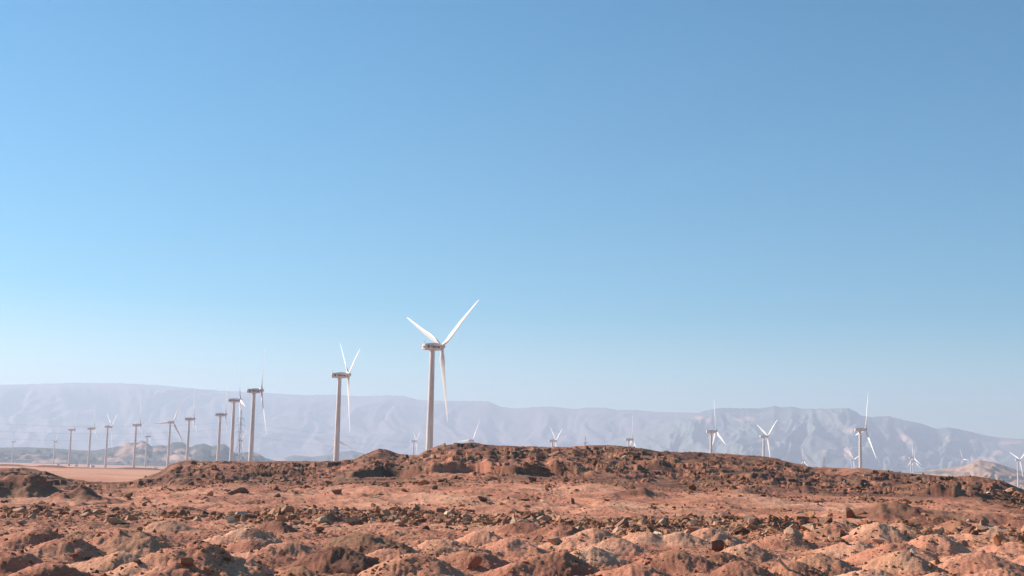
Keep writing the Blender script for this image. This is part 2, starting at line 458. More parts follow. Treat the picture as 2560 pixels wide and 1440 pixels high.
def land(x, y, fine=True):
    """height, soil tone, wind blown sand share"""
    x = np.asarray(x, float); y = np.asarray(y, float)
    d = np.hypot(x, y); az = np.arctan2(x, y); u = u_of_az(az)
    wob = noise2(x * .03, y * .03, 3)
    # the long rise: foot, slope, scarp, bench, crest
    ce = np.interp(az, CR_A, CR_E)
    dc = D_CREST + 10 * noise2(u * .004, u * 0 + .5, 4)
    ce = ce + (np.interp(az, CR_A2, CR_S) - ce) * (1 - sstep(dc - 24, dc - 7, d))
    zc = CAM_H + ce * dc
    up = np.maximum(zc, -1.0)
    s0 = D_SC0 + 7 * noise2(u * .006, u * 0 + 2.5, 5)
    scarp = np.clip(sstep(700, 1000, u) * (1 - sstep(1420, 1520, u)) + 0.8 * sstep(2230, 2300, u) * (1 - sstep(2480, 2540, u)), 0, 1)
    scarp = scarp * (0.75 + 0.4 * noise2(u * .03, u * 0 + 1.5, 6)) + 0.12
    t1 = np.clip((d - D_FOOT) / (s0 - D_FOOT), 0, 1)
    slope = 0.44 * t1 ** 1.2
    t2 = np.clip((d - s0 + .8 * noise2(x * .5, y * .2, 28)) / 1.2, 0, 1)
    t3 = np.clip((d - s0 - 1.8) / (dc - s0 - 1.8), 0, 1)
    prof = slope + 0.20 * scarp * sstep(0, 1, t2) + (1 - 0.44 - 0.20 * scarp) * (t3 ** 1.15)
    zr = up * prof
    back = np.clip((d - dc) / 55.0, 0, 1)
    pz = plain_z(az, d)
    zb = zc * (1 - sstep(0, 1, back)) + pz * sstep(0, 1, back)
    z = np.where(d < dc, zr, zb)
    nearfar = sstep(dc + 20, dc + 90, d); sandy = sstep(dc + 40, dc + 260, d + 60 * noise2(x * .02, y * .008, 97))
    # rolling unevenness
    amp = 1 - nearfar
    z = z + amp * (0.22 * fbm(x * .09, y * .09, 3, 10)) * sstep(20, 60, d) * (0.4 + 0.6 * (1 - sstep(dc - 14, dc, d)))
    tone = 0.55 + 0.26 * fbm(x * .07, y * .06, 4, 21)
    slope_band = sstep(120, 135, d) * (1 - sstep(165, 185, d))
    tone = tone + 0.08 * slope_band - 0.36 * sstep(160, 195, d) * (1 - nearfar)
    z = z + slope_band * (.28 * fbm(x * .16, y * .22, 3, 25) + .10 * (ridged(x * .5 + y * .3, y * .25, 3, 26) - .9))
    rut = sstep(.72, .95, 1 - np.abs(noise2(x * .05 + y * .02, y * .045 - x * .015, 27)) * 2.4) * slope_band
    z = z - .16 * rut; tone = tone - .12 * rut
    # banks on the slope
    wx = 0.9 * noise2(x * .35, y * .35, 30) + .35 * noise2(x * 1.1, y * 1.1, 31); wy = 0.9 * noise2(x * .35, y * .35, 32) + .35 * noise2(x * 1.1, y * 1.1, 33)
    for (bx, by, lx, ly, h, tn, a) in _bk:
        dx, dy = x - bx, y - by
        m = (np.abs(dx) < lx * 2 + 2) & (np.abs(dy) < ly * 2 + 2)
        if not m.any(): continue
        q = np.hypot((dx[m] + wx[m]) / lx, (dy[m] + wy[m]) / ly)
        e = np.clip(1.12 - np.sqrt(q * q + 0.0144), 0, 1)
        e = e * (.55 + .45 * e)
        z[m] = z[m] + h * e
        tone[m] = tone[m] * (1 - sstep(0, .35, e)) + tn * sstep(0, .35, e)
    # dumped heaps
    zh = np.zeros_like(z)
    ht = np.zeros_like(z); hm = np.zeros_like(z)
    wx = 0.16 * noise2(x * .8, y * .8, 40) + .07 * noise2(x * 2.4, y * 2.4, 41); wy = 0.20 * noise2(x * .8, y * .8, 42) + .07 * noise2(x * 2.4, y * 2.4, 43)
    for (hx, hy, R, h, tn, a, el, skew) in _hp:
        dx, dy = x - hx, y - hy
        m = (np.abs(dx) < R * 1.5) & (np.abs(dy) < R * 1.5)
        if not m.any(): continue
        ca, sa = math.cos(a), math.sin(a)
        px_ = dx[m] * ca - dy[m] * sa + wx[m] * R * .6; py_ = (dx[m] * sa + dy[m] * ca + wy[m] * R * .5) / el
        q = np.hypot(px_ * (1 + skew * np.tanh(px_ / R * 2)), py_) / R
        hh = h * np.clip(1.18 - np.sqrt(q * q + .05) + .06 * noise2(x[m] * 1.3 + hx, y[m] * 1.1, 45) * sstep(0, .4, q), 0, 2)
        cur = zh[m]
        k = np.exp(hh * 16); kc = np.exp(cur * 16)
        zh[m] = np.log(k + kc - 1) / 16
        bet = hh > cur
        tt = ht[m]; tt[bet] = tn; ht[m] = tt
        mm = hm[m]; hm[m] = np.maximum(mm, sstep(0.02, .2, hh))
    z = z + zh
    tone = tone * (1 - hm) + (ht + .04 + .16 * noise2(x * .5, y * .5, 44)) * hm
    # broken, clodded surface
    if fine:
        rough = 0.35 + 0.65 * sstep(-.25, .35, noise2(x * .16, y * .16, 50) + .25 * (1 - slope_band) - .25 * slope_band)
        rough = rough * (1 - nearfar) * sstep(15, 45, d)
        crestzone = sstep(170, 200, d) * (1 - nearfar)
        n = 0.10 * fbm(x * .8, y * .8, 3, 51) + 0.06 * (ridged(x * 1.7, y * 1.5, 3, 60) - .8) + 0.035 * fbm(x * 4.2, y * 3.2, 2, 64)
        calm = 1 - .7 * sstep(dc - 9, dc - 1, d)
        z = z + rough * n * (1 + .5 * crestzone) * calm * (1 - .75 * hm)
        blk = noise2(x * .55, y * .45, 70); z = z + rough * calm * crestzone * .36 * sstep(.22, .30, blk); tone = tone + crestzone * .22 * fbm(x * .12, y * .10, 3, 76)
        # broken ledges near the top of the rise
        ln = 1.1 * noise2(x * .07, y * .05, 73) + .5 * noise2(x * .3, y * .25, 74)
        q = z / 0.85 + ln; fq = np.floor(q); st = 0.85 * (fq + sstep(.42, .49, q - fq) - ln)
        wl_ = .6 * crestzone * calm * sstep(-.05, .12, noise2(x * .07, y * .06, 75)); wl_ = wl_ * (z > .3)
        z = z * (1 - wl_) + st * wl_
        # piles inside the rubble band
        bk = band(u, d)
        z = z + bk * (.85 * np.maximum(0, noise2(x * .24, y * .20, 71) + .12) + .10 * noise2(x * 1.3, y * 1.1, 72))
        tone = tone * (1 - .5 * bk) + .42 * .5 * bk
        # small spill and clods between the heaps
        fld = sstep(38, 46, d) * (1 - sstep(98, 112, d)) * (1 - .6 * hm)
        z = z + fld * (.15 * np.maximum(0, noise2(x * .55, y * .5, 85) + .05) + .09 * np.maximum(0, noise2(x * 1.5, y * 1.3, 86)))
        # fine grit on the heaps
        z = z + hm * (.03 * fbm(x * 2.6, y * 2.2, 2, 80) + .03 * noise2(x * 7.0, y * 4.5, 83))
    # far plain: low dunes
    z = z + nearfar * (0.5 * fbm(x * .008, y * .008, 3, 90) + 1.3 * np.maximum(0, noise2(x * .035, y * .022, 93) - .12) * (1 - sstep(600, 950, d)))
    lip = np.exp(-((d - 1035 - 25 * noise2(u * .004, u * 0, 95)) / 26.0) ** 2) * nearfar * (.45 + .55 * sstep(-.3, .1, noise2(u * .01, u * 0 + 4.2, 96)))
    z = z + 1.7 * lip
    sand = sandy * (1 - sstep(.05, .3, lip)) * (.72 + .28 * sstep(-.2, .2, fbm(x * .02, y * .01, 3, 98)))
    tone = tone * (1 - sstep(.05, .3, lip)) + .12 * sstep(.05, .3, lip)
    return z, np.clip(tone, 0, 1), np.clip(sand, 0, 1)

def land_z(x, y):
    return float(land(np.array([x]), np.array([y]))[0][0])

# ------------------------------------------------------------------ ground sheet
a_lim = math.radians(24.5)
az_c = np.concatenate([np.linspace(-math.radians(75), -a_lim, 60, endpoint=False), np.linspace(-a_lim, a_lim, 1010, endpoint=False), np.linspace(a_lim, math.radians(75), 60)])
def geo(a, b, r):
    n = int(math.log(b / a) / math.log(1 + r)); return np.geomspace(a, b, n, endpoint=False)
d_c = np.concatenate([geo(1.5, 34, .06), geo(34, 300, .0026), geo(300, 1250, .012), geo(1250, 17500, .03), [17500]])
AZ, DD = np.meshgrid(az_c, d_c)
gx, gy = (DD * np.sin(AZ)).ravel(), (DD * np.cos(AZ)).ravel()
gz, gtone, gsand = land(gx, gy)
nr, nc = AZ.shape
idx = np.arange(nr * nc).reshape(nr, nc)
gf = np.stack([idx[:-1, :-1], idx[:-1, 1:], idx[1:, 1:], idx[1:, :-1]], -1).reshape(-1, 4)
ground = link('ground', mesh_np('ground', np.stack([gx, gy, gz], -1), gf, MAT_GROUND, True, {'soil': gtone, 'sand': gsand}))
tag(ground, 'red brown desert ground with dumped soil heaps rising to a long rubble ridge', 'ground', None, 'structure')

# ------------------------------------------------------------------ hills and mountains
def massif(name, label, pts, dist, depth, mat, seed, nu=500, nt=110, gully=1.0, foot_z=-6.0, cliff=0.5, sand_patches=(), cat='mountain', gscale=1.0):
    A, E = elev_tab(pts)
    az = np.linspace(A[0], A[-1], nu)
    t = np.concatenate([np.linspace(0, 1, nt), np.linspace(1, 1.6, 14)[1:]])
    TT, AA = np.meshgrid(t, az, indexing='ij')
    dist_a = dist * (1 + .05 * np.sin(AA * 9 + seed))
    D = dist_a - depth * (1 - np.minimum(TT, 1)) + (TT > 1) * (TT - 1) * depth
    ce = np.interp(AA, A, E)
    s = AA * dist
    crest = CAM_H + ce * dist_a
    crest = crest + 0.006 * np.maximum(crest, 10) * fbm(s / dist * 260, s * 0 + 1.0, 3, seed)
    # a plateau edge: talus fans low down, cliff above, shelf on top
    s = s + 260 * gscale * noise2(s / (700. * gscale), TT * 2.2, seed + 21) + 90 * gscale * noise2(s / (220. * gscale), TT * 5, seed + 22)
    g = ridged(s / (430 * gscale), TT * 2.0 + .4 * noise2(s / 900., TT * 2, seed + 1), 4, seed + 2, .55) - 1.0
    g2 = ridged(s / (120 * gscale), TT * 3.0, 3, seed + 7, .5) - 1.0
    sh = noise2(s / (1500. * gscale), TT * 1.2, seed + 12)
    te = np.clip(TT + .12 * sh + .07 * g * np.sin(np.pi * np.clip(TT, 0, 1)), 0, 1)
    prof = (1 - cliff) * te ** 1.5 + cliff * (0.30 * sstep(.25, .62, te) + .70 * sstep(.62, .93, te))
    prof = np.where(TT >= 1, 1.0, prof)
    env = np.sin(np.pi * np.clip(TT, 0, 1)) ** .8
    z = foot_z + (crest - foot_z) * prof + (crest - foot_z) * env * gully * (.075 * g + .03 * g2)
    back = np.clip((TT - 1) / .6, 0, 1)
    z = np.where(TT > 1, foot_z + (crest - foot_z) * (1 - sstep(0, 1, back)), z)
    z = np.where(TT <= 0, foot_z - 4, z)
    # on the way up nothing may stand above the skyline
    lim = CAM_H + (ce - .0004) * D
    z = np.where(TT < 1, np.minimum(z, lim), z)
    sand = np.zeros_like(z)
    for (u, v, ru, rv) in sand_patches:
        a0 = az_of(u); e0 = ray(u, v); e0 = e0[2] / math.hypot(e0[0], e0[1])
        el = (z - CAM_H) / D
        q = np.hypot((AA - a0) / (ru / F_PX), (el - e0) / (rv / F_PX)) + .5 * fbm(s / 140., TT * 9, 3, seed + 40)
        sand = np.maximum(sand, 1 - sstep(.75, 1.05, q))
    x, y = D * np.sin(AA), D * np.cos(AA)
    n0, n1 = x.shape
    ix = np.arange(n0 * n1).reshape(n0, n1)
    f = np.stack([ix[:-1, :-1], ix[:-1, 1:], ix[1:, 1:], ix[1:, :-1]], -1).reshape(-1, 4)
    o = link(name, mesh_np(name, np.stack([x.ravel(), y.ravel(), z.ravel()], -1), f, mat, True, {'sand': sand.ravel()}))
    tag(o, label, cat, None, 'structure')
    return o

massif('mountain', 'long flat topped mountain range fading to lilac in the haze',
       [(-900, 985), (-500, 970), (-200, 966), (0, 962), (90, 960), (180, 957), (300, 958), (390, 962), (470, 970), (560, 977), (650, 981), (760, 988), (840, 987),
        (900, 991), (965, 988), (1010, 990), (1050, 1001), (1130, 1002), (1220, 1003), (1250, 1016), (1280, 1021), (1370, 1016), (1440, 1023),
        (1462, 1019), (1510, 1019), (1545, 1025), (1590, 1025), (1640, 1030), (1750, 1032), (1900, 1050), (2100, 1070), (2400, 1100), (3300, 1130)],
       16000, 4800, MAT_FAR, 3, 700, 120, .13, -8, .32, gscale=1.7)
massif('mountain', 'craggy grey green mountain with pink sand patches, closer than the lilac range',
       [(1330, 1172), (1480, 1120), (1600, 1075), (1690, 1048), (1740, 1034), (1765, 1026), (1800, 1020), (1900, 1021), (1925, 1017), (1937, 1014), (1950, 1018), (1970, 1018), (1982, 1016),
        (2000, 1021), (2060, 1022), (2120, 1020), (2140, 1028), (2152, 1039), (2180, 1042), (2220, 1040), (2260, 1050), (2300, 1058), (2340, 1072),
        (2375, 1068), (2420, 1078), (2470, 1090), (2500, 1094), (2560, 1098), (2700, 1104), (3000, 1120), (3500, 1150)],
       13800, 4800, MAT_NEARMT, 17, 560, 120, .10, -8, .18,
       ((1862, 1048, 26, 8), (1750, 1045, 14, 6), (1775, 1050, 12, 5), (2258, 1094, 18, 12), (2382, 1098, 20, 8), (2435, 1102, 12, 6), (2530, 1105, 26, 8), (2280, 1104, 12, 5),
        (2500, 1132, 14, 9), (2450, 1150, 40, 10), (2130, 1078, 30, 6), (2100, 1130, 40, 12), (2260, 1145, 12, 6)), gscale=.9)
massif('hill', 'dark rocky hills standing on the plain behind the row of turbines',
       [(-700, 1140), (-400, 1115), (-150, 1122), (0, 1119), (60, 1118), (125, 1120), (200, 1126), (240, 1126), (300, 1115), (314, 1107), (345, 1106), (355, 1101), (367, 1106), (378, 1116),
        (405, 1112), (415, 1115), (430, 1106), (452, 1105), (465, 1110), (475, 1119), (487, 1112), (510, 1109), (530, 1116), (543, 1112), (560, 1109),
        (571, 1117), (580, 1126), (592, 1135), (606, 1130), (630, 1130), (645, 1134), (662, 1144), (690, 1152), (730, 1160), (800, 1176)],
       5000, 800, MAT_DARKHILL, 29, 420, 70, 1.3, -7, .25,
       ((310, 1112, 14, 6), (120, 1150, 40, 7), (440, 1146, 40, 10), (280, 1150, 30, 6), (640, 1136, 12, 5), (560, 1160, 40, 8)), 'hill', .28)
massif('hill', 'low pale grey hills on the plain between the two nearest turbines',
       [(560, 1172), (650, 1150), (700, 1146), (735, 1138), (780, 1142), (820, 1137), (845, 1130), (880, 1126), (903, 1132), (935, 1140), (980, 1142), (1050, 1148), (1130, 1162), (1220, 1180)],
       8600, 1100, MAT_DARKHILL, 37, 260, 60, 1.2, -7, .2, ((690, 1150, 30, 5), (930, 1146, 30, 5)), 'hill', .3)
massif('hill', 'sandy cone shaped hill with dark rock bands at its foot',
       [(2130, 1208), (2230, 1192), (2290, 1181), (2330, 1174), (2380, 1169), (2412, 1164), (2432, 1155), (2447, 1150), (2462, 1152), (2490, 1157), (2520, 1167), (2545, 1176), (2575, 1184), (2650, 1192), (2800, 1205), (2950, 1214)],
       4300, 700, MAT_SANDHILL, 43, 260, 60, .9, -6, .1, ((2340, 1182, 50, 4),), 'hill', .2)

# ------------------------------------------------------------------ rocks
def ico(sub):
    t = (1 + 5 ** .5) / 2
    v = [(-1, t, 0), (1, t, 0), (-1, -t, 0), (1, -t, 0), (0, -1, t), (0, 1, t), (0, -1, -t), (0, 1, -t), (t, 0, -1), (t, 0, 1), (-t, 0, -1), (-t, 0, 1)]
    v = [np.array(p) / np.linalg.norm(p) for p in v]
    f = [(0, 11, 5), (0, 5, 1), (0, 1, 7), (0, 7, 10), (0, 10, 11), (1, 5, 9), (5, 11, 4), (11, 10, 2), (10, 7, 6), (7, 1, 8), (3, 9, 4), (3, 4, 2), (3, 2, 6), (3, 6, 8), (3, 8, 9), (4, 9, 5), (2, 4, 11), (6, 2, 10), (8, 6, 7), (9, 8, 1)]
    for _ in range(sub):
        c = {}; nf = []
        def mid(a, b):
            k = (min(a, b), max(a, b))
            if k not in c:
                p = v[a] + v[b]; v.append(p / np.linalg.norm(p)); c[k] = len(v) - 1
            return c[k]
        for a, b, d in f:
            x, y, z = mid(a, b), mid(b, d), mid(d, a)
            nf += [(a, x, z), (b, y, x), (d, z, y), (x, y, z)]
        f = nf
    return np.array(v), np.array(f)
ICO = {k: ico(k) for k in (0, 1, 2, 3)}
def rock_verts(sub, r, cuts=9, lo=.35, hi=.85, rough=.05):
    v = ICO[sub][0].copy()
    for _ in range(cuts):
        n = r.normal(size=3); n /= np.linalg.norm(n)
        k = r.uniform(lo, hi)
        q = v @ n - k
        v -= np.outer(np.maximum(q, 0), n)
    v *= (1 + rough * r.normal(size=(len(v), 1)))
    return v
rr = np.random.default_rng(5)
PROTO = [rock_verts(1, rr, 8, .28, .85) for _ in range(30)]
PROTO0 = [rock_verts(0, rr, 3, .5, .9, .12) for _ in range(24)]
PROTO2 = [rock_verts(2, rr, 11, .35, .8, .03) for _ in range(18)]
def rot3(r, flat=1.0):
    a, b, c = r.uniform(0, 6.28), r.normal(0, .35 * flat), r.normal(0, .35 * flat)
    ca, sa, cb, sb, cc, sc_ = math.cos(a), math.sin(a), math.cos(b), math.sin(b), math.cos(c), math.sin(c)
    return np.array([[ca, -sa, 0], [sa, ca, 0], [0, 0, 1]]) @ np.array([[1, 0, 0], [0, cb, -sb], [0, sb, cb]]) @ np.array([[cc, 0, sc_], [0, 1, 0], [-sc_, 0, cc]])

def scatter(n, u0, u1, d0, d1, smed, ssig, smax, keep):
    """random spots on the land with sizes and tones"""
    u = rr.uniform(u0, u1, n); d = np.exp(rr.uniform(math.log(d0), math.log(d1), n))
    a = np.interp(u, U_TAB, AZ_TAB)
    x, y = d * np.sin(a), d * np.cos(a)
    p = keep(x, y, u, d)
    m = rr.uniform(size=n) < p
    x, y, u, d = x[m], y[m], u[m], d[m]
    s = np.minimum(smed * np.exp(rr.normal(0, ssig, len(x))), smax)
    return x, y, s

ZONES = []
# the rubble band across the middle
def band_mask(x, y, u, d):
    return np.clip(1.5 * band(u, d) * (.35 + .65 * sstep(-.3, .1, noise2(x * .22, y * .16, 14))), 0, 1)
ZONES.append(('band', scatter(70000, -200, 2760, 82, 136, .17, .62, .8, band_mask)))
# the crest, bench and scarp
ZONES.append(('crest', scatter(24000, -200, 2760, 165, 232, .17, .6, .8, lambda x, y, u, d: (1 - .6 * sstep(216, 228, d)) * .7 * sstep(-.1, .35, noise2(x * .12, y * .10, 15)) * sstep(300, 500, u))))
# sparse stones on the smooth slope
ZONES.append(('slope', scatter(17000, -200, 2760, 112, 190, .10, .7, .8, lambda x, y, u, d: .12 + .8 * sstep(.1, .4, noise2(x * .1, y * .1, 16)))))
# foreground heaps
ZONES.append(('heap', scatter(80000, -200, 2760, 38, 108, .045, .62, .24, lambda x, y, u, d: .16 + .8 * sstep(-.05, .4, noise2(x * .45, y * .35, 17)))))
# broken pale stones at the right of the heap field
ZONES.append(('pale', scatter(5000, 1750, 2760, 42, 100, .06, .55, .26, lambda x, y, u, d: sstep(-.1, .35, noise2(x * .4, y * .4, 18)))))

allx, ally, alls, allt = [], [], [], []
for zn, (x, y, s) in ZONES:
    t = rr.normal(.42, .17, len(x))
    if zn == 'band': t = rr.normal(.45, .22, len(x))
    if zn == 'crest': t = rr.normal(.28, .13, len(x))
    if zn == 'pale': t = rr.normal(.78, .2, len(x))
    allx.append(x); ally.append(y); alls.append(s); allt.append(np.clip(t, 0, 1))
allx, ally, alls, allt = map(np.concatenate, (allx, ally, alls, allt))
allz = land(allx, ally)[0]
app = alls / np.hypot(allx, ally)
order = np.argsort(-app)
N_SINGLE = 235
single_i = set(order[:N_SINGLE].tolist())
BV, BF, BT = [], [], []
off = 0
for i in range(len(allx)):
    if i in single_i: continue
    s = alls[i]
    big = app[i] > .0022
    tiny = app[i] < .0009
    pv = PROTO2[rr.integers(18)] if big else PROTO0[rr.integers(24)] if tiny else PROTO[rr.integers(30)]
    fc = ICO[2][1] if big else ICO[0][1] if tiny else ICO[1][1]
    sc3 = np.array([rr.uniform(.75, 1.3), rr.uniform(.6, 1.1), rr.uniform(.35, .85)]) * s
    v = (pv * sc3) @ rot3(rr, 1.3).T
    v += (allx[i], ally[i], allz[i] + s * rr.uniform(-.28, .15))
    BV.append(v); BF.append(fc + off); off += len(v)
    BT.append(np.full(len(v), allt[i]))
rubble = link('rubble', mesh_np('rubble', np.concatenate(BV), np.concatenate(BF), MAT_ROCK, False, {'soil': np.concatenate(BT)}))
tag(rubble, 'loose brown stones and gravel strewn over the heaps, slope and ridge', 'rubble', None, 'stuff')

ROCK_MESH = {}
def rock_mesh(kind, k):
    key = (kind, k)
    if key not in ROCK_MESH:
        r_ = np.random.default_rng(100 + k)
        v = rock_verts(3 if k >= 40 else 2, r_, 12, .35, .8, .012)
        ROCK_MESH[key] = mesh_np('rock', v, ICO[3 if k >= 40 else 2][1], MR[kind], False)
    return ROCK_MESH[key]

for i in order[:N_SINGLE]:
    x, y, s, t = allx[i], ally[i], alls[i], allt[i]
    d = math.hypot(x, y)
    kind = 'dark' if t < .22 else 'brown' if t < .5 else 'tan' if t < .82 else 'pale'
    o = link('rock', rock_mesh(kind, int(rr.integers(10))))
    o.location = (x, y, allz[i] + s * rr.uniform(-.15, .12))
    o.rotation_euler = (rr.normal(0, .4), rr.normal(0, .4), rr.uniform(0, 6.28))
    o.scale = (s * rr.uniform(.8, 1.3), s * rr.uniform(.65, 1.1), s * rr.uniform(.4, .85))
    word = {'dark': 'dark brown', 'brown': 'brown', 'tan': 'tan', 'pale': 'pale beige'}[kind]
    if d > 160: tag(o, f'{word} angular rock lying among rubble near the top of the ridge', 'rock', f'{word} rocks near the ridge top')
    elif d > 88: tag(o, f'{word} broken rock in the rubble band between slope and soil heaps', 'rock', f'{word} rocks of the rubble band')
    else: tag(o, f'small {word} stone lying on the dumped soil heaps', 'rock', f'{word} stones on the soil heaps')

# boulders one can pick out: u, v, width in px, distance guess by the land, shape (x,y,z), kind, label
def on_land(u, v):
    """walk out along the view ray until it meets the land"""
    r = ray(u, v); h = math.hypot(r[0], r[1])
    ds = np.concatenate([np.arange(40, 240, .25)])
    x = r[0] / h * ds; y = r[1] / h * ds; zz = CAM_H + r[2] / h * ds
    g = land(x, y)[0]
    hit = np.nonzero(g >= zz)[0]
    k = hit[0] if len(hit) else len(ds) - 1
    return x[k], y[k], g[k], ds[k]

BOULDERS = [
    (97, 1274, 32, (1, .9, .8), 'dark', 'blocky dark boulder sitting on the leftmost soil heaps'),
    (285, 1277, 26, (1, .8, .6), 'dark', 'dark rounded boulder alone on the sand above the big heap'),
    (572, 1204, 30, (1, .8, .75), 'brown', 'square brown boulder casting a long shadow below the turbine pair'),
    (632, 1195, 20, (.9, .8, 1), 'tan', 'tan upright rock on the slope below the turbine beside the pylon'),
    (297, 1308, 44, (1, .5, .45), 'tan', 'long tan slab propped between two soil heaps'),
    (467, 1416, 40, (1, .8, .75), 'brown', 'angular brown boulder at the foot of the biggest soil heap'),
    (52, 1308, 24, (1, .8, .7), 'tan', 'rounded tan rock near the frame edge beside a pale stone'),
    (19, 1309, 12, (1, .8, .8), 'pale', 'pale stone beside the rounded tan rock at the frame edge'),
    (345, 1409, 25, (1, .8, .7), 'dark', 'dark rock in the hollow before the biggest soil heap'),
    (186, 1388, 28, (1, .6, .45), 'red', 'flat dark red rock in the shaded hollow among heaps'),
    (215, 1396, 22, (1, .7, .5), 'dark', 'jagged dark rock beside the flat dark red one'),
    (275, 1239, 13, (1, .8, .8), 'dark', 'small dark stone alone on the smooth sand, rounder of two'),
    (320, 1245, 15, (1, .8, .7), 'dark', 'small dark stone alone on the smooth sand, squarer of two'),
    (595, 1231, 46, (1, .5, .4), 'dark', 'long low dark outcrop on the slope under the pylon'),
    (844, 1233, 40, (1, .8, .65), 'dark', 'largest dark boulder on the smooth slope below the second nearest turbine'),
    (690, 1240, 20, (1, .7, .5), 'brown', 'wedge shaped brown stone left of the largest dark boulder'),
    (939, 1242, 20, (1, .7, .5), 'pale', 'pale stone on the smooth slope right of the largest dark boulder'),
    (786, 1268, 14, (1, .7, .9), 'brown', 'small pointed stone just above the start of the rubble band'),
    (934, 1266, 14, (1, .8, .9), 'brown', 'small pyramid shaped stone on the sand above the rubble band'),
    (796, 1328, 30, (1, .6, .55), 'brown', 'squared brown block lying across a heap below the rubble band'),
    (772, 1312, 25, (1, .8, .6), 'pale', 'pale rounded rock at the lower edge of the rubble band'),
    (1187, 1414, 36, (1, .5, .9), 'red', 'upright reddish slab at the foot of a shaded heap'),
    (1030, 1290, 22, (1, .7, 1), 'brown', 'tall brown rock standing up from the rubble band'),
    (1104, 1202, 20, (1, .7, .6), 'brown', 'brown block just under the long scarp'),
    (1085, 1222, 20, (.8, .7, .9), 'dark', 'dark jagged rock on the slope below the scarp'),
    (1010, 1226, 26, (1, .6, .4), 'brown', 'flat slab half buried on the slope below the scarp'),
    (1205, 1250, 28, (1, .7, .7), 'dark', 'dark lumpy rock at the upper edge of the rubble band'),
    (1387, 1137, 40, (1.1, .7, .34), 'brown', 'broad tilted slab on the ridge crest below a half hidden turbine'),
    (1332, 1201, 38, (1, .7, .6), 'dark', 'dark triangular boulder at the foot of the scarp'),
    (1411, 1198, 15, (1, .8, .9), 'brown', 'round brown rock beside the dark triangular boulder'),
    (1317, 1266, 16, (1, .8, .8), 'dark', 'dark cube like stone on the sand above the rubble'),
    (1431, 1257, 16, (.8, .7, 1.3), 'dark', 'dark pointed stone standing upright on the sand'),
    (1357, 1253, 18, (1, .7, .6), 'pale', 'pale broken stone between the cube like and the pointed stones'),
    (1792, 1375, 42, (1, .8, .9), 'dark', 'largest dark boulder among the foreground heaps'),
    (1385, 1358, 40, (1, .7, .7), 'tan', 'large tan wedge rock with a shaded side among the heaps'),
    (1346, 1354, 26, (1, .8, .9), 'brown', 'brown upright rock touching the large tan wedge'),
    (1740, 1304, 26, (1, .6, .45), 'pale', 'pale tilted slab inside the rubble band'),
    (1686, 1292, 15, (.7, .6, 1.1), 'pale', 'small pale upright chip inside the rubble band'),
    (1805, 1292, 24, (1, .8, .7), 'tan', 'tan cracked rock at the end of the rubble band'),
    (2125, 1293, 36, (1, .5, 1), 'dark', 'tall dark tilted slab leaning over its own shadow'),
    (2197, 1358, 32, (1, .5, .6), 'pale', 'long pale block above a dark shaded flank'),
    (2350, 1328, 19, (1, .8, .9), 'tan', 'square tan rock on top of a pale heap'),
    (2160, 1248, 22, (1, .8, .6), 'dark', 'dark rock on the sand beside the shaded spur'),
    (2520, 1232, 32, (1.2, .5, .4), 'tan', 'long tan slab under the dark end of the ridge'),
    (2472, 1231, 10, (1, .8, .7), 'white', 'white chunk beside the long tan slab'),
    (2160, 1189, 7, (1, .8, 1.2), 'pale', 'pale block below the tall turbine of the far slope'),
    (2282, 1382, 12, (1, .8, 1), 'white', 'round white stone in the hollow right of the shaded flank'),
    (1967, 1352, 9, (1, .6, .6), 'white', 'small white stone alone on a pale heap near the black scrap'),
    (2455, 1380, 12, (1, .6, .5), 'white', 'flat white stone on a grey brown heap'),
    (2530, 1398, 13, (1, .6, .4), 'white', 'thin white flake near the frame corner'),
    (2345, 1284 + 60, 11, (1, .7, .6), 'white', 'white chip among broken stones below the square tan rock'),
    (805, 1191, 8, (1, .6, .5), 'white', 'tiny white stone on the slope under the second nearest turbine'),
    (360, 1192, 9, (1, .7, .7), 'white', 'tiny white stone where the ridge meets the sandy plain'),
    (425, 1209, 9, (1, .7, .7), 'pale', 'tiny pale stone on the foot of the ridge'),
    (2117, 1361, 13, (.8, .7, 1), 'black', 'small black scrap lying on a pale heap'),
    (1560, 1146, 12, (1, .7, .8), 'pale', 'small pale block on the ridge beside its dark bank'),
    (1590, 1137, 34, (1.1, .6, .5), 'dark', 'dark flat outcrop on the ridge right of the small pale block'),
    (2420, 1302, 12, (1, .7, .5), 'pale', 'pale flat stone between two brown heaps'),
]
for k, (u, v, w, shp, kind, label) in enumerate(BOULDERS):
    x, y, z, d = on_land(u, v + 2)
    s = w * d / F_PX / 2 * 1.25
    nm = 'scrap' if kind == 'black' else 'boulder' if w >= 18 else 'stone'
    o = link(nm, rock_mesh(kind, 40 + k % 14))
    o.location = (x, y, z + s * shp[2] * .35)
    o.rotation_euler = (rr.normal(0, .15), rr.normal(0, .15), -az_of(u) + rr.normal(0, .3))
    o.scale = (s * shp[0], s * shp[1], s * shp[2] * .9)
    tag(o, label, nm)
# a weathered plank stuck in the nearest heap
x, y, z, d = on_land(1966, 1430)
mb = MB(); mb.box((0, 0, 0), (1.0, .05, .11))
o = link('plank', mb.mesh('plank', MAT_WOOD)); o.location = (x, y, z + .12); o.rotation_euler = (.2, .75, .3)
tag(o, 'short weathered plank sticking out of a heap at the lower frame edge', 'plank')

# ------------------------------------------------------------------ wind turbines
HUB_H, ROT_R = 67.0, 40.0
def tower_mesh(height):
    mb = MB(); n = 40; rings = []
    for k in range(13):
        t = k / 12; r = 2.05 * (1 - t) + 1.32 * t
        rings.append([(r * math.cos(6.28318 * i / n), r * math.sin(6.28318 * i / n), -3 + t * (height - 1.95 + 3)) for i in range(n)])
    mb.rings(rings)
    return mb.mesh('tower', MAT_PAINT, True, 40)

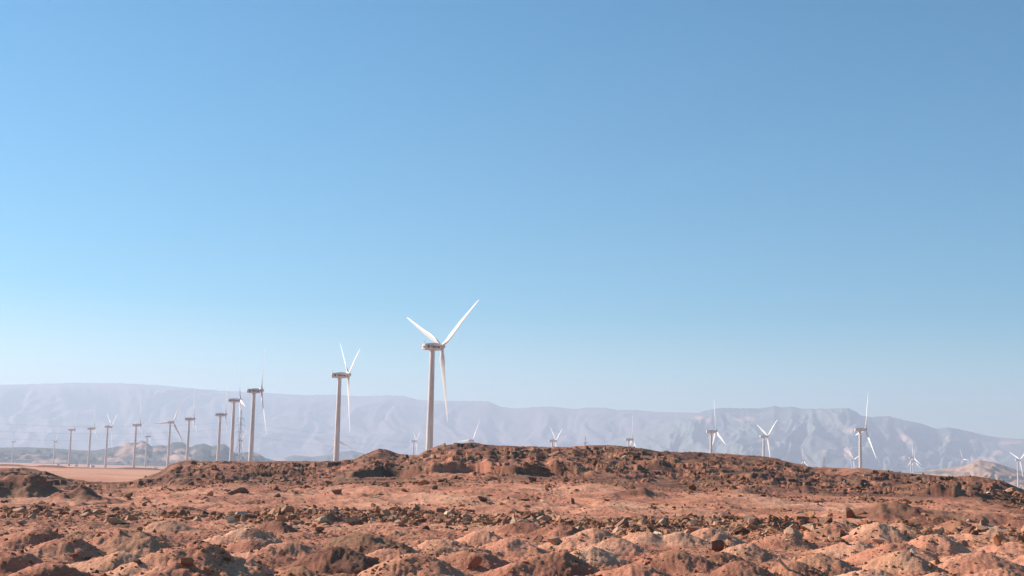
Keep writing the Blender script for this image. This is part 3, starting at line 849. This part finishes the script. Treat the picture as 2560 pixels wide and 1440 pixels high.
def nacelle_mesh():
    # cross sections along x: rounded boxes, the roof climbs towards the rotor
    mb = MB(); rings = []
    secs = [(-5.6, 1.60, -1.62, 1.05), (-5.45, 1.72, -1.78, 1.2), (-3.5, 1.75, -1.88, 1.5), (0, 1.75, -1.95, 1.98), (2.2, 1.72, -1.95, 2.05), (3.6, 1.58, -1.8, 1.85), (4.75, 1.32, -1.5, 1.5), (4.9, 1.2, -1.35, 1.35)]
    for (x, hw, zb, zt) in secs:
        r = .28 if x < 3 else .55; ring = []
        for (cy, cz, a0) in ((hw - r, zt - r, 0), (-hw + r, zt - r, 90), (-hw + r, zb + r, 180), (hw - r, zb + r, 270)):
            for q in range(4):
                a = math.radians(a0 + q * 30)
                ring.append((x, cy + r * math.cos(a), cz + r * math.sin(a)))
        rings.append(ring)
    mb.rings(rings)
    return mb.mesh('nacelle', MAT_PAINT, True, 35)

def hub_mesh():
    mb = MB(); n = 28; rings = []
    for (x, r) in ((-1.0, 1.15), (-.95, 1.28), (-.3, 1.42), (.4, 1.42), (1.0, 1.25), (1.5, .95), (1.85, .55), (2.05, .18)):
        rings.append([(x, r * math.cos(6.28318 * i / n), r * math.sin(6.28318 * i / n)) for i in range(n)])
    mb.rings(rings)
    # collars where the blades enter
    for b in range(3):
        a = b * 2 * math.pi / 3
        dz = Vector((0, -math.sin(a), math.cos(a)))
        mb.bar(dz * 1.0, dz * 1.65, .86, 20)
    return mb.mesh('hub', MAT_PAINT, True, 40)

def blade_mesh():
    mb = MB(); n = 18; rings = []
    st = [(1.5, .82, 1.0, 0), (2.2, .82, 1.0, 0), (4.0, 1.15, .72, 14), (6.0, 1.62, .40, 14), (8.0, 1.72, .30, 12), (11, 1.60, .25, 9), (15, 1.40, .21, 6), (20, 1.15, .19, 4), (25, .93, .18, 2.5), (30, .74, .17, 1.2), (34, .58, .16, .4), (37.5, .42, .15, 0), (39.3, .26, .15, 0), (40, .08, .2, 0)]
    for (r, hc, th, tw) in st:
        ring = []
        a0 = math.radians(tw + 2)
        shift = -.35 * max(0, hc - .8) if r < 20 else 0.0
        for i in range(n):
            w = 2 * math.pi * i / n
            cy = hc * math.cos(w) + shift * 1.2
            cx = hc * th * math.sin(w) * (1.0 if th > .9 else (.62 + .38 * -math.cos(w)))
            y = cy * math.cos(a0) - cx * math.sin(a0); x = cy * math.sin(a0) + cx * math.cos(a0)
            ring.append((x + .0006 * r * r, y, r))
        rings.append(ring)
    mb.rings(rings)
    return mb.mesh('blade', MAT_BLADE, True, 60)

def text_mesh(body, size, mat, bold=0.0):
    cu = bpy.data.curves.new('lettering', 'FONT'); cu.body = body; cu.size = size
    cu.extrude = .02; cu.offset = bold; cu.align_x = 'LEFT'
    o = bpy.data.objects.new('lettering', cu); COL.objects.link(o)
    dg = bpy.context.evaluated_depsgraph_get(); dg.update()
    me = bpy.data.meshes.new_from_object(o.evaluated_get(dg))
    bpy.data.objects.remove(o)
    me.name = 'lettering'; me.materials.clear(); me.materials.append(mat)
    return me

def emblem_mesh():
    mb = MB(); n = 28
    # a solid disc with two bright arcs left open: drawn as three lens slices
    def arc_slice(x0, x1):
        pts = []
        m = 12
        for i in range(m + 1):
            a = -math.pi / 2 + math.pi * i / m
            pts.append((x1 * math.cos(a) * .8, .8 * math.sin(a)))
        for i in range(m + 1):
            a = math.pi / 2 - math.pi * i / m
            pts.append((x0 * math.cos(a) * .8, .8 * math.sin(a)))
        k = len(pts)
        mb.add([(p[0], p[1], -.02) for p in pts] + [(p[0], p[1], .02) for p in pts],
               [tuple(range(k)), tuple(range(2 * k - 1, k - 1, -1))] + [(i, k + i, k + (i + 1) % k, (i + 1) % k) for i in range(k)])
    arc_slice(-1.0, -.52); arc_slice(-.40, .32); arc_slice(.44, 1.0)
    return mb.mesh('emblem', MAT_EMBLEM)

NAC, HUB, BLA = nacelle_mesh(), hub_mesh(), blade_mesh()
LET = text_mesh('Gamesa', 1.85, MAT_INK, .055)
xs = [v.co.x for v in LET.vertices]; LET_W = max(xs) - min(xs)
for v in LET.vertices:
    v.co.x = (v.co.x - min(xs)) * 5.5 / LET_W
EMB = emblem_mesh()
mbv = MB(); mbv.box((0, 0, 0), (.06, 1.5, 1.15))
for q in range(5): mbv.box((-.05, 0, -.44 + q * .22), (.05, 1.4, .07))
VENT = mbv.mesh('rear_vent', MAT_VENT)
mbm = MB(); mbm.bar((0, 0, 0), (0, 0, 1.5), .05); mbm.bar((0, -.5, 1.2), (0, .5, 1.2), .035); mbm.bar((0, .5, 1.2), (0, .5, 1.5), .06); mbm.bar((0, -.5, 1.2), (0, -.5, 1.6), .04); mbm.box((.1, -.5, 1.6), (.35, .03, .12))
MAST = mbm.mesh('wind_mast', MAT_STEEL)

def part(name, me, parent, mat=None):
    o = link(name, me, parent)
    if mat is not None: o.matrix_local = mat
    return o

TILT = Matrix.Rotation(math.radians(-4), 4, 'Y')
def turbine(u, v, rpx, psi, theta, label, level):
    """u, v: hub (blade centre) in the photograph; rpx: blade length there; psi: heading away from the picture plane; theta: first blade from up"""
    dist = F_PX * ROT_R / rpx
    p = at(u, v, dist)
    A = math.atan2(p[0], p[1])
    rz = math.radians(psi) - A
    over = 5.95
    bx, by = p[0] - over * math.cos(rz), p[1] - over * math.sin(rz)
    gz = float(land(np.array([bx]), np.array([by]))[0][0])
    hz = p[2] - .6 - gz
    t = empty('wind_turbine', (bx, by, gz), rz)
    tag(t, label, 'wind turbine', 'wind turbines across the desert plain')
    part('tower', tower_mesh(hz), t)
    nac = part('nacelle', NAC, t, Matrix.Translation((0, 0, hz)))
    hubm = Matrix.Translation((over, 0, hz + .6)) @ TILT @ Matrix.Rotation(math.radians(theta), 4, 'X')
    part('hub', HUB, t, hubm)
    for k in range(3):
        part('blade', BLA, t, hubm @ Matrix.Rotation(2 * math.pi * k / 3, 4, 'X') @ Matrix.Rotation(math.radians(10 if psi < 8 and rpx < 90 else 0), 4, 'Z'))
    if level >= 1:
        for side in (-1, 1):
            # lettering reads towards +X on the -Y side, towards -X on the other
            rot = Matrix.Rotation(math.radians(90), 4, 'X')
            if side == -1:
                part('lettering', LET, nac, Matrix.Translation((-1.95, -1.765, -.55)) @ rot)
                part('emblem', EMB, nac, Matrix.Translation((-3.45, -1.765, -.12)) @ rot)
            elif level >= 2:
                fl = Matrix.Rotation(math.radians(180), 4, 'Z') @ rot
                part('lettering', LET, nac, Matrix.Translation((2.0, 1.765, -.55)) @ fl)
                part('emblem', EMB, nac, Matrix.Translation((3.0, 1.765, -.12)) @ fl)
        part('rear_vent', VENT, nac, Matrix.Translation((-5.62, -.62, -.55)))
        part('wind_mast', MAST, nac, Matrix.Translation((-4.9, .3, 1.2)))
    return t, dist

TURBINES = [
    (1105, 866, 190, 33.5, 57, 'largest white wind turbine, behind the high rubble ridge, blades in a wide Y', 2),
    (871, 937, 146, 11, -52, 'second largest turbine, its narrow Y rotor standing above the low saddle of the ridge', 2),
    (654, 976, 122, 7, 33, 'third nearest turbine, taller of the pair beside the lattice pylon', 1),
    (601, 1000, 101, 5, -19, 'fourth nearest turbine, shorter of the pair, directly before the lattice pylon', 1),
    (564, 1036, 85, 4, 31, 'turbine with one blade pointing at the viewer, next shorter beside the pylon pair', 1),
    (485, 1047, 76, 5, 4, 'turbine rising from the rocky knob at the near end of the ridge', 1),
    (433, 1055, 67, 46, 26, 'turbine turned almost full face with one blade level and a bright nacelle', 0),
    (351, 1062, 65, 4, 3, 'turbine with one long blade straight up, on the plain near the rock knob', 0),
    (279, 1066, 60, 13, 62, 'turbine with two short blades raised in a tight V above the sandy plain', 0),
    (236, 1071, 57, 5, -4, 'edge on turbine between the tight V one and the sliver bladed one', 0),
    (187, 1074, 53, 3, 29, 'edge on turbine with one blade up and one hanging, outermost of the big row', 0),
    (375, 1091, 44, 4, 2, 'small edge on turbine peeping out between two bigger ones of the row', 0),
    (141, 1104, 33, 30, 12, 'tiny distant turbine facing the viewer with three blades spread, outside the row', 0),
    (38, 1104, 30, 5, 2, 'tiny distant turbine nearest the frame edge, crossed by the power cables', 0),
    (606, 1100, 42, 12, 58, 'small turbine hidden at the foot of the lattice pylon', 0),
    (847, 1103, 50, 50, 232, 'turbine concealed behind a bigger tower, only a slanting blade showing', 0),
    (1041, 1102, 46, 13, 62, 'small turbine in the notch of the ridge beside the largest one', 0),
    (1182, 1101, 58, 44, 27, 'turbine whose white nacelle rests on the ridge top with one blade raised', 0),
    (1390, 1101, 62, 16, -56, 'half hidden turbine on the ridge line, blades in a V, above the tilted slab', 0),
    (1581, 1098, 62, 14, 8, 'half hidden turbine with a single tall blade, just past the thin far pylon', 0),
    (1790, 1078, 82, 15, -5, 'turbine before the step in the grey mountain, one blade up and two hanging', 0),
    (1919, 1090, 69, 25, 56, 'turbine under the twin mountain bumps with blades in an even Y', 0),
    (2164, 1073, 91, 18, 22, 'tallest turbine in front of the grey green mountain, one blade upright', 0),
    (2008, 1152, 31, 22, -3, 'tiny turbine sinking behind the crest next to the red tinted pylon', 0),
    (2135, 1149, 33, 30, -51, 'tiny turbine half covered by the tall tower in front of it', 0),
    (2283, 1144, 37, 28, -3, 'nearer of the two overlapping turbines at the end of the crest', 0),
    (2287, 1154, 29, 28, 3, 'farther of the two overlapping turbines at the end of the crest', 0),
    (2407, 1148, 27, 30, -25, 'tiny turbine standing behind the sandy cone hill', 0),
    (2550, 1149, 43, 35, 54, 'small turbine cut by the frame edge beside the sandy cone hill', 0),
]
feet = []
for T in TURBINES:
    feet.append(turbine(*T))

# small transformer cabins at the feet of the row
def cabin_meshes():
    b = MB(); b.box((0, 0, 1.5), (6.0, 3.2, 3.0)); r = MB(); r.box((0, 0, 3.12), (6.5, 3.7, .24)); dr = MB(); dr.box((1.2, -1.63, 1.15), (1.4, .06, 2.2))
    return b.mesh('body', MAT_CABIN), r.mesh('roof', MAT_CABIN), dr.mesh('door', MAT_DOOR)
CB, CRF, CD = cabin_meshes()
for (u, v, d, label) in [(145, 1160, 2700, 'white cabin on the plain beside a low dark mound, under the spread bladed turbine'),
                         (190, 1163, 2450, 'white cabin at the foot of the outermost big turbine'),
                         (231, 1165, 2250, 'white cabin between the towers of the edge on and tight V turbines'),
                         (388, 1168, 1950, 'white cabin beside the full faced turbine near the rock knob'),
                         (2551, 1214, 3150, 'white cabin at the foot of the turbine cut by the frame edge')]:
    p = at(u, v, d)
    z = land_z(p[0], p[1])
    t = empty('cabin', (p[0], p[1], z), -math.atan2(p[0], p[1]) + .2)
    tag(t, label, 'cabin', 'white transformer cabins on the plain')
    part('body', CB, t); part('roof', CRF, t); part('door', CD, t)

# ------------------------------------------------------------------ lattice pylons and cables
ARMS = [(44.0, 6.2), (51.0, 7.4), (58.0, 5.4)]
def pylon(u, d, label, rz=0.0):
    p = at(u, horizon(u), d); z = land_z(p[0], p[1])
    t = empty('lattice_pylon', (p[0], p[1], z), rz)
    tag(t, label, 'pylon', 'lattice pylons of the power line')
    mb = MB()
    lv = [(0, 5.0), (9, 3.9), (17, 3.1), (24, 2.4), (30, 1.9), (35, 1.55), (40, 1.3), (45, 1.15), (50, 1.05), (55, .9), (60, .7), (68, .12)]
    for (z0, w0), (z1, w1) in zip(lv[:-1], lv[1:]):
        c0 = [(a * w0, b * w0, z0) for a, b in ((-1, -1), (1, -1), (1, 1), (-1, 1))]
        c1 = [(a * w1, b * w1, z1) for a, b in ((-1, -1), (1, -1), (1, 1), (-1, 1))]
        for i in range(4):
            j = (i + 1) % 4
            mb.bar(c0[i], c1[i], .17); mb.bar(c0[i], c1[j], .10); mb.bar(c0[j], c1[i], .10); mb.bar(c1[i], c1[j], .09)
    part('lattice_body', mb.mesh('lattice_body', MAT_STEEL), t)
    for (h, w) in ARMS:
        ar = MB()
        for s in (-1, 1):
            for yy in (-.8, .8):
                ar.bar((s * .9, yy, h), (s * w, 0, h + .2), .10); ar.bar((s * .9, yy, h + 2.0), (s * w, 0, h + .2), .10)
            for q in range(1, 4):
                f = q / 4; ar.bar((s * (.9 + f * (w - .9)), -.8 * (1 - f), h), (s * (.9 + f * (w - .9)), .8 * (1 - f), h + 2 * (1 - f)), .06)
        a = part('crossarm', ar.mesh('crossarm', MAT_STEEL), t)
        for s in (-1, 1):
            ins = MB(); ins.bar((s * w, 0, h + .2), (s * w, 0, h - 2.6), .16, 8)
            part('insulator', ins.mesh('insulator', MAT_CABLE), a)
    return t
PY = [(-560, 1350, None), (596, 1500, 'lattice pylon standing behind the pair of near turbines'), (1462, 2200, 'thin grey lattice pylon just above the ridge crest'), (2060, 3200, 'small red tinted lattice pylon beyond the falling ridge crest'), (2950, 4300, None)]
pos = []
for (u, d, lab) in PY:
    p = at(u, horizon(u), d); pos.append(Vector((p[0], p[1], land_z(p[0], p[1]))))
rots = []
for i, (u, d, lab) in enumerate(PY):
    a, b = pos[max(0, i - 1)], pos[min(len(pos) - 1, i + 1)]
    dr = (b - a); rz = math.atan2(dr.y, dr.x) + math.pi / 2
    rots.append(rz)
    if lab: pylon(u, d, lab, rz)        # the line runs on to pylons the photo does not show
ci = 0
names = {0: 'lower', 1: 'middle', 2: 'upper'}
for ai, (h, w) in enumerate(ARMS):
    for s in (-1, 1):
        mb = MB()
        for i in range(len(pos) - 1):
            P0 = pos[i] + Vector((math.cos(rots[i]) * s * w, math.sin(rots[i]) * s * w, h - 2.6))
            P1 = pos[i + 1] + Vector((math.cos(rots[i + 1]) * s * w, math.sin(rots[i + 1]) * s * w, h - 2.6))
            sag = 13.0
            prev = None; N = 26
            for k in range(N + 1):
                f = k / N
                q = P0.lerp(P1, f); q.z -= sag * 4 * f * (1 - f)
                if prev is not None: mb.bar(prev, q, .022, 4)
                prev = q
        o = link('power_cable', mb.mesh('power_cable', MAT_CABLE))
        tag(o, f'{names[ai]} power cable on the {"nearer" if s == 1 else "farther"} side of the lattice pylons, sagging between them', 'cable', 'power cables of the pylon line')

# ------------------------------------------------------------------ haze
HZ_T, HZ_B = 1080.0, -30.0
mb = MB(); mb.box((0, 9000, (HZ_T + HZ_B) / 2), (37000, 23000, HZ_T - HZ_B))
mh = bpy.data.materials.new('desert_haze'); mh.use_nodes = True
mh.node_tree.nodes.clear()
ho = mh.node_tree.nodes.new('ShaderNodeOutputMaterial'); hv = mh.node_tree.nodes.new('ShaderNodeVolumePrincipled')
hv.inputs['Color'].default_value = (0.60, 0.715, 0.88, 1)
hv.inputs['Density'].default_value = 0.000095
hv.inputs['Anisotropy'].default_value = 0.25
mh.node_tree.links.new(hv.outputs[0], ho.inputs['Volume'])
haze = link('haze', mb.mesh('haze', mh))
tag(haze, 'pale lilac desert haze thickening towards the mountains', 'haze', None, 'stuff')
